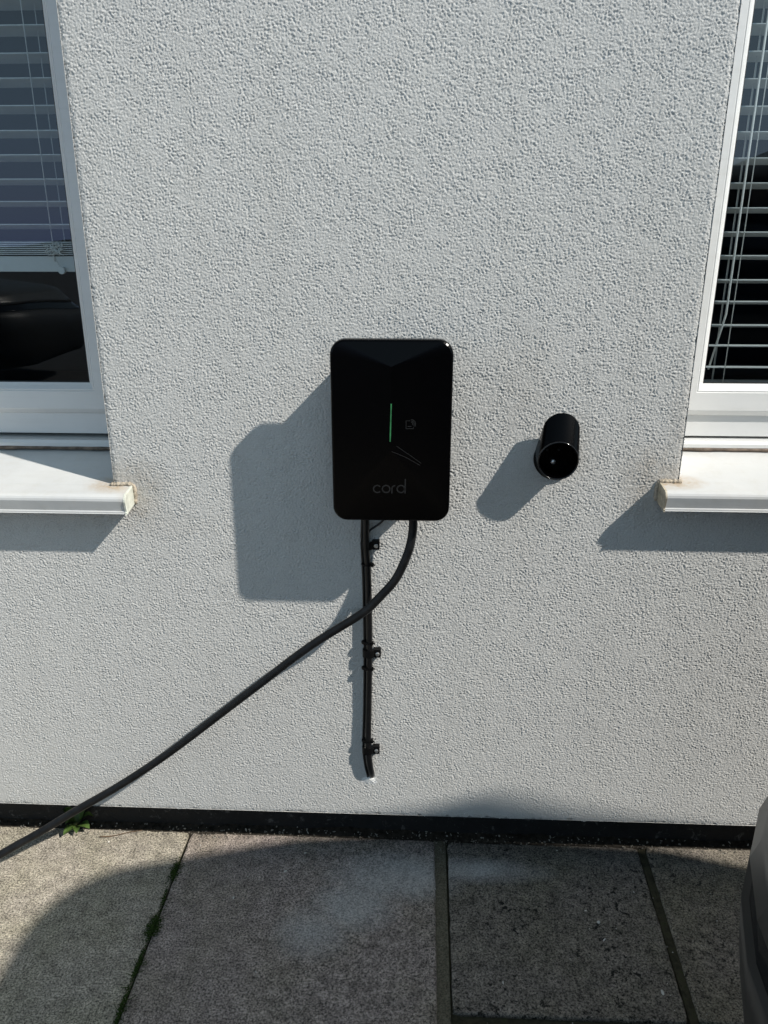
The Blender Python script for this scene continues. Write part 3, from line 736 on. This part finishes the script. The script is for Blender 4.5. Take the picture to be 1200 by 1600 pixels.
for x_, r_ in ((645, .0135), (572, .0105)):
    p = at(x_, 806, -.045); bm = bmesh.new(); tube(bm, [(p.x, -.045 if x_ > 600 else -.024, br_.z+.016), (p.x, -.045 if x_ > 600 else -.024, br_.z-.001), (p.x, -.045 if x_ > 600 else -.024, br_.z-.006)], [r_, r_, r_*.86], 18); obj('cable_gland', bm, M_BLACKM, charger, True)
# tethered charging cable
root_x = at(645, 806, -.045)
pts = [Vector((root_x.x, -.045, br_.z+.012)), at(645, 828, -.046), at(638, 862, -.050), at(618, 905, -.054), at(592, 935, -.055), at(558, 963, -.055), at(480, 1013, -.050), at(400, 1073, -.046), at(300, 1150, -.048), at(212, 1212, -.055), at(130, 1260, -.070), at(62, 1300, -.088), at(0, 1336, -.115), at(-60, 1376, -.15), at(-150, 1430, -.2)]
e_ = pts[-1]; pts += [Vector((e_.x-.08, e_.y-.10, .011)), Vector((e_.x-.2, e_.y-.35, .0105)), Vector((e_.x-.25, e_.y-.9, .0105))]
for p in pts: p.z = max(p.z, .0105)
pts = spline(pts, 16)
pts = [p+Vector((0, .0012*noise.noise(Vector((k*.05, 3, 1))), .0022*noise.noise(Vector((k*.06, 1, 9))))) for k, p in enumerate(pts)]
bm = bmesh.new(); tube(bm, pts, .0084, 20)
cbl = obj('charging_cable', bm, M_RUBBER, smooth=True); tag(cbl, 'thick black charging cable curving from the charger down to the slabs at the left', 'cable')

# ------------------------------------------------------------------ supply cable, ties, clips
def path(dx, pts_, rr_, y0): return spline([at(x+dx, y, y_) for x, y, y_ in pts_], 10)
main = [at(572, 800, -.020), at(572, 850, -.014), at(574.5, 890, -.011), at(576.5, 960, -.0095), at(577, 1030, -.010), at(576, 1100, -.0095), at(575.5, 1165, -.011), at(578, 1195, -.010), at(580.5, 1208, -.004), at(581, 1214, .012)]
thin = [at(566.5, 800, -.016), at(565.5, 850, -.010), at(567.5, 890, -.006), at(569.3, 960, -.005), at(570, 1030, -.005), at(569.5, 1100, -.005), at(568, 1165, -.007), at(571, 1195, -.006), at(574.5, 1210, -.003), at(575, 1217, .010)]
sc_ = empty('supply_cable', main[5], 'black supply cable pair running straight down the wall below the charger into a hole', 'cable')
bm = bmesh.new(); tube(bm, spline(main, 12), .0066, 16); obj('thick_cable', bm, M_RUBBER2, sc_, True)
bm = bmesh.new(); tube(bm, spline(thin, 12), .0029, 10); obj('thin_cable', bm, M_RUBBER2, sc_, True)
bm = bmesh.new(); tube(bm, spline([at(604, 808, -.02), at(592, 819, -.014), at(579, 828, -.014), at(572, 838, -.016)], 8), .0022, 8)
tag(obj('earth_wire', bm, M_RUBBER2, smooth=True), 'short thin black wire slanting from under the charger to the supply cable', 'wire')
for (y, lab) in ((881, 'black cable tie just below the top clip'), (1003, 'black cable tie just above the middle clip'), (1043, 'black cable tie just below the middle clip'), (1156, 'black cable tie just above the bottom clip')):
    mx_ = min(main[2:8], key=lambda p: abs(p.z-at(576, y, -.010).z)); c_ = at(573.5, y, -.0085)
    t_ = empty('cable_tie', c_, lab, 'cable tie', 'ties holding the supply cables together')
    bm = bmesh.new()
    outl = [(c_.x+.0115*math.cos(R(a))*(1.0), c_.y-.001+.0088*math.sin(R(a))) for a in range(0, 360, 15)]
    loft(bm, [[(x, y_, c_.z-.0018) for x, y_ in outl], [(x, y_, c_.z+.0018) for x, y_ in outl]]); obj('strap', bm, M_BLACKM, t_)
    bm = bmesh.new(); box(bm, (c_.x+.0085, c_.y-.008, c_.z-.003), (c_.x+.0135, c_.y-.001, c_.z+.003)); bevel(bm, .0006, 1); box(bm, (c_.x+.012, c_.y-.006, c_.z-.0012), (c_.x+.0165, c_.y-.004, c_.z+.0012)); obj('tie_head', bm, M_BLACKM, t_)
cl0 = None
for (y, x, lab) in ((852, 571, 'uppermost black cable clip, shaded by the charger'), (1021, 574, 'middle black cable clip beside the crossing of the sunlit wall'), (1172, 573, 'lowest black cable clip just above the cable hole')):
    c_ = at(x, y, -.012); c_.y = 0
    if cl0 is None:
        cl0 = empty('cable_clip', c_, lab, 'cable clip', 'clips fixing the supply cable to the wall')
        bm = bmesh.new()               # saddle over the cable
        ao = [(c_.x+.0025+.0125*math.cos(R(a)), -.0090-.0095*math.sin(R(a))) for a in range(0, 181, 15)]; ai = [(c_.x+.0025+.0103*math.cos(R(a)), -.0090-.0075*math.sin(R(a))) for a in range(180, -1, -15)]
        pr = [(c_.x+.015, -.002)]+ao+[(c_.x-.010, -.002), (c_.x-.0078, -.002)]+ai+[(c_.x+.0128, -.002)]
        loft(bm, [[(a, b, c_.z-.0085) for a, b in pr], [(a, b, c_.z+.0075) for a, b in pr]]); obj('saddle', bm, M_BLACKM, cl0)
        bm = bmesh.new(); box(bm, (c_.x+.0135, -.0125, c_.z-.009), (c_.x+.0275, -.0005, c_.z+.009)); bevel(bm, .0012, 2); obj('fixing_block', bm, M_BLACKM, cl0)
        bm = bmesh.new(); tube(bm, [(c_.x+.021, -.0120, c_.z-.001), (c_.x+.021, -.0138, c_.z-.001), (c_.x+.021, -.0145, c_.z-.001)], [.0042, .0042, .0032], 18); sw_ = obj('screw', bm, M_STEEL, cl0)
        bm = bmesh.new(); tube(bm, [(c_.x+.021, -.0192, c_.z-.001), (c_.x+.021, -.01985, c_.z-.001)], .0016, 6); obj('screw_recess', bm, M_BLACKM, sw_) if False else bm.free()
    else:
        r2 = cl0.copy(); COL.objects.link(r2); r2.location = c_; r2["label"] = lab
        for ch_ in [o for o in bpy.data.objects if o.parent == cl0]:
            k = ch_.copy(); COL.objects.link(k); k.parent = r2
# filler round the cable hole
bm = bmesh.new(); fc = at(577, 1216, 0); rn = random.Random(8)
ctr = bm.verts.new((fc.x, -.0035, fc.z)); ring_ = []
for k in range(26):
    a = 2*math.pi*k/26; r_ = .0105+.004*noise.noise(Vector((math.cos(a)*2, math.sin(a)*2, 4)))+rn.uniform(0, .004)
    ring_.append(bm.verts.new((fc.x+r_*1.25*math.cos(a)-.001, -.0006, fc.z-.004+r_*.8*math.sin(a))))
for k in range(26): bm.faces.new((ctr, ring_[k], ring_[(k+1) % 26]))
tag(obj('hole_filler', bm, simple('white_filler', (.78, .78, .76), .9, .08, 200, bump=.001)), 'dab of white filler where the supply cable enters the wall', 'filler')

# ------------------------------------------------------------------ connector holster
hc = at(872, 720, -.046); tc = at(878, 674, -.033)
hol = empty('connector_holster', (tc.x, 0, tc.z), 'round black plastic holster for the charging plug on the bare wall right of the charger', 'plug holster')
bm = bmesh.new(); NR = 40
nrm = Vector((0, -1, -.10)).normalized(); uu = Vector((1, 0, 0)); vv = nrm.cross(uu).normalized()
Rr = .0375
rimv = [hc+(uu*math.cos(2*math.pi*k/NR)+vv*math.sin(2*math.pi*k/NR))*Rr for k in range(NR)]
topv = [tc+Vector((.0335*math.cos(2*math.pi*k/NR), .006*math.cos(2*math.pi*k/NR)**2+(.006 if math.sin(2*math.pi*k/NR) > 0 else 0)*math.sin(2*math.pi*k/NR), .0325*math.sin(2*math.pi*k/NR))) for k in range(NR)]
pts_all = rimv+topv+[Vector((p.x, -.024, p.z-.004)) for p in topv]+[Vector((hc.x+(p.x-hc.x)*.96, -.004, p.z+.004)) for p in rimv]
pv = [bm.verts.new(p) for p in pts_all]
res_ = bmesh.ops.convex_hull(bm, input=pv)
bm.verts.ensure_lookup_table()
rimset = set()
for v_ in bm.verts:
    for p in rimv:
        if (v_.co-p).length < 1e-6: rimset.add(v_); break
for f in [f for f in bm.faces if all(v_ in rimset for v_ in f.verts)]: bm.faces.remove(f)
for v_ in [v_ for v_ in bm.verts if not v_.link_faces]: bm.verts.remove(v_)
o_ = obj('housing', bm, M_BLACK, hol, True)
mod = o_.modifiers.new('edge', 'EDGE_SPLIT'); mod.split_angle = R(38)
bm = bmesh.new(); rs_ = []
for sc2, dp in ((.915, 0), (.90, -.004), (.87, -.034)):
    rs_.append([hc+nrm*dp+(uu*math.cos(2*math.pi*k/NR)+vv*math.sin(2*math.pi*k/NR))*Rr*sc2 for k in range(NR)])
loft(bm, rs_, cap0=False, cap1=True); obj('socket', bm, M_BLACK, hol, True).modifiers.new('edge', 'EDGE_SPLIT').split_angle = R(35)
bm = bmesh.new(); rs_ = []
for sc2, dp in ((1.0, -.001), (.995, .0016), (.975, .0028), (.94, .0028), (.917, .0014), (.915, -.001)):
    rs_.append([hc+nrm*dp+(uu*math.cos(2*math.pi*k/NR)+vv*math.sin(2*math.pi*k/NR))*Rr*sc2 for k in range(NR)])
loft(bm, rs_, cap0=False, cap1=False); obj('rim', bm, M_GLOSS, hol, True)
bm = bmesh.new(); bx_ = at(868, 716, -.003); tube(bm, [(bx_.x, -.0008, bx_.z), (bx_.x, -.006, bx_.z), (bx_.x, -.007, bx_.z)], [.041, .041, .039], 44); obj('wall_plate', bm, M_BLACKM, hol, True)
for px_, py_, r_ in ((864.5, 722, .0050), (855, 703, .0022), (873.5, 703, .0022)):
    p = at(px_, py_, -.0165); bm = bmesh.new(); tube(bm, [p+Vector((0, .006, 0)), p, p+Vector((0, -.0012, 0))], [r_, r_, r_*.7], 16); obj('screw', bm, M_STEEL if r_ > .004 else M_EDGE, hol, True)

# ------------------------------------------------------------------ the car whose tail shades the paving
car = empty('parked_car', (2.4, -1.45, 0), 'dark grey car parked along the wall, only its rounded corner showing at the right edge', 'car')
def csec(z, x0, x1, y1, y0, r):
    out = []
    for (sx, sy, a0) in ((1,1,0),(-1,1,90),(-1,-1,180),(1,-1,270)):
        for k in range(9):
            a = R(a0+90*k/8); out.append(((x1-r if sx > 0 else x0+r)+r*math.cos(a), (y1-r if sy > 0 else y0+r)+r*math.sin(a), z))
    return out
CX = .0
def cl(bm, L_): loft(bm, L_)
lev = [(.20,.45,4.7,-.53,-2.25,.42),(.32,.40,4.78,-.49,-2.3,.44),(.50,.355,4.8,-.46,-2.32,.45),(.62,.335,4.78,-.46,-2.32,.45),(.70,.333,4.7,-.46,-2.31,.45),(.82,.36,4.6,-.48,-2.31,.45),(.98,.45,3.6,-.50,-2.28,.42)]
def band(z0, z1, off=0):
    out = []
    for k in range(9):
        z = z0+(z1-z0)*k/8
        for a, b in zip(lev, lev[1:]):
            if a[0] <= z <= b[0]+1e-9:
                t = (z-a[0])/(b[0]-a[0]); q = [a[i]+(b[i]-a[i])*t for i in range(6)]
        out.append(csec(z, q[1]-off, q[2]+off, q[3]+off, q[4]-off, q[5]+off))
    return out
bm = bmesh.new(); cl(bm, band(.700, .98)); obj('body', bm, M_PAINT, car, True)
bm = bmesh.new(); cl(bm, band(.645, .698, -.006)); obj('black_trim', bm, M_TRIM, car, True)
bm = bmesh.new(); cl(bm, band(.20, .643, .002)); obj('bumper', bm, M_BUMP, car, True)
bm = bmesh.new(); cl(bm, [csec(.982, .50, 3.3, -.54, -2.24, .36), csec(1.20, .60, 3.0, -.62, -2.20, .34), csec(1.42, .61, 2.6, -.70, -2.14, .22)]); obj('glasshouse', bm, M_CGLASS, car, True)
bm = bmesh.new(); cl(bm, [csec(1.422, .60, 2.7, -.70, -2.16, .22), csec(1.50, .76, 2.5, -.69, -2.15, .30), csec(1.55, 1.0, 2.35, -.66, -2.12, .30), csec(1.60, 1.25, 2.05, -.665, -2.1, .25), csec(1.67, 1.45, 1.85, -.68, -2.0, .19)]); obj('roof', bm, M_PAINT, car, True)
for wx in (1.35, 3.95):
    for wy, s_ in ((-.60, 1), (-2.23, -1)):
        w_ = empty('wheel', (0, 0, 0)); w_.parent = car; w_.matrix_parent_inverse.identity(); w_.location = Vector((wx, wy, .33))-car.location
        bm = bmesh.new()
        rr2 = [[(wx+r_*math.cos(2*math.pi*k/36), wy+s_*dy, .33+r_*math.sin(2*math.pi*k/36)) for k in range(36)] for r_, dy in ((.21, -.2), (.31, -.2), (.33, -.17), (.33, -.02), (.31, .02), (.22, .025))]
        loft(bm, rr2, True, False); obj('tyre', bm, M_BUMP, w_, True)
        bm = bmesh.new()
        for k in range(5):
            a = 2*math.pi*k/5; tube(bm, [(wx, wy+s_*.012, .33), (wx+.21*math.cos(a), wy+s_*.012, .33+.21*math.sin(a))], [.04, .025], 8)
        obj('rim', bm, M_PAINT, w_, True)
for yy in (-1.0, -1.85):
    bm = bmesh.new(); box(bm, (.346, yy-.09, .74), (.46, yy+.09, .90)); bevel(bm, .02, 3); obj('tail_light', bm, M_TAIL, car, True)

def copy_tree(o, parent=None):
    k = o.copy(); COL.objects.link(k); k.parent = parent
    for c_ in [q for q in bpy.data.objects if q.parent == o]: copy_tree(c_, k)
    return k
car2 = copy_tree(car); car2.location = (-5.9, -6.0, 0)
car["group"] = car2["group"] = 'parked cars'
car2["label"] = 'grey car on the drive, showing only as a faint reflection in the left window pane'

# ------------------------------------------------------------------ across the drive, seen only mirrored in the glass
fen = empty('garden_fence', (0, -10, -.04), 'dark timber boundary fence across the drive, mirrored in the right window pane', 'fence')
bm = bmesh.new()
for k in range(65): box(bm, (-1+k*.2, -10-.01*(k % 2), .0), (-1+k*.2+.19, -9.98-.01*(k % 2), 1.68+.015*(k % 3)))
obj('panel', bm, M_FENCE, fen)
for k in range(7):
    bm = bmesh.new(); box(bm, (-1.05+k*2, -10.12, -.04), (-.95+k*2, -10.02, 1.8)); obj('post', bm, M_FENCE, fen)
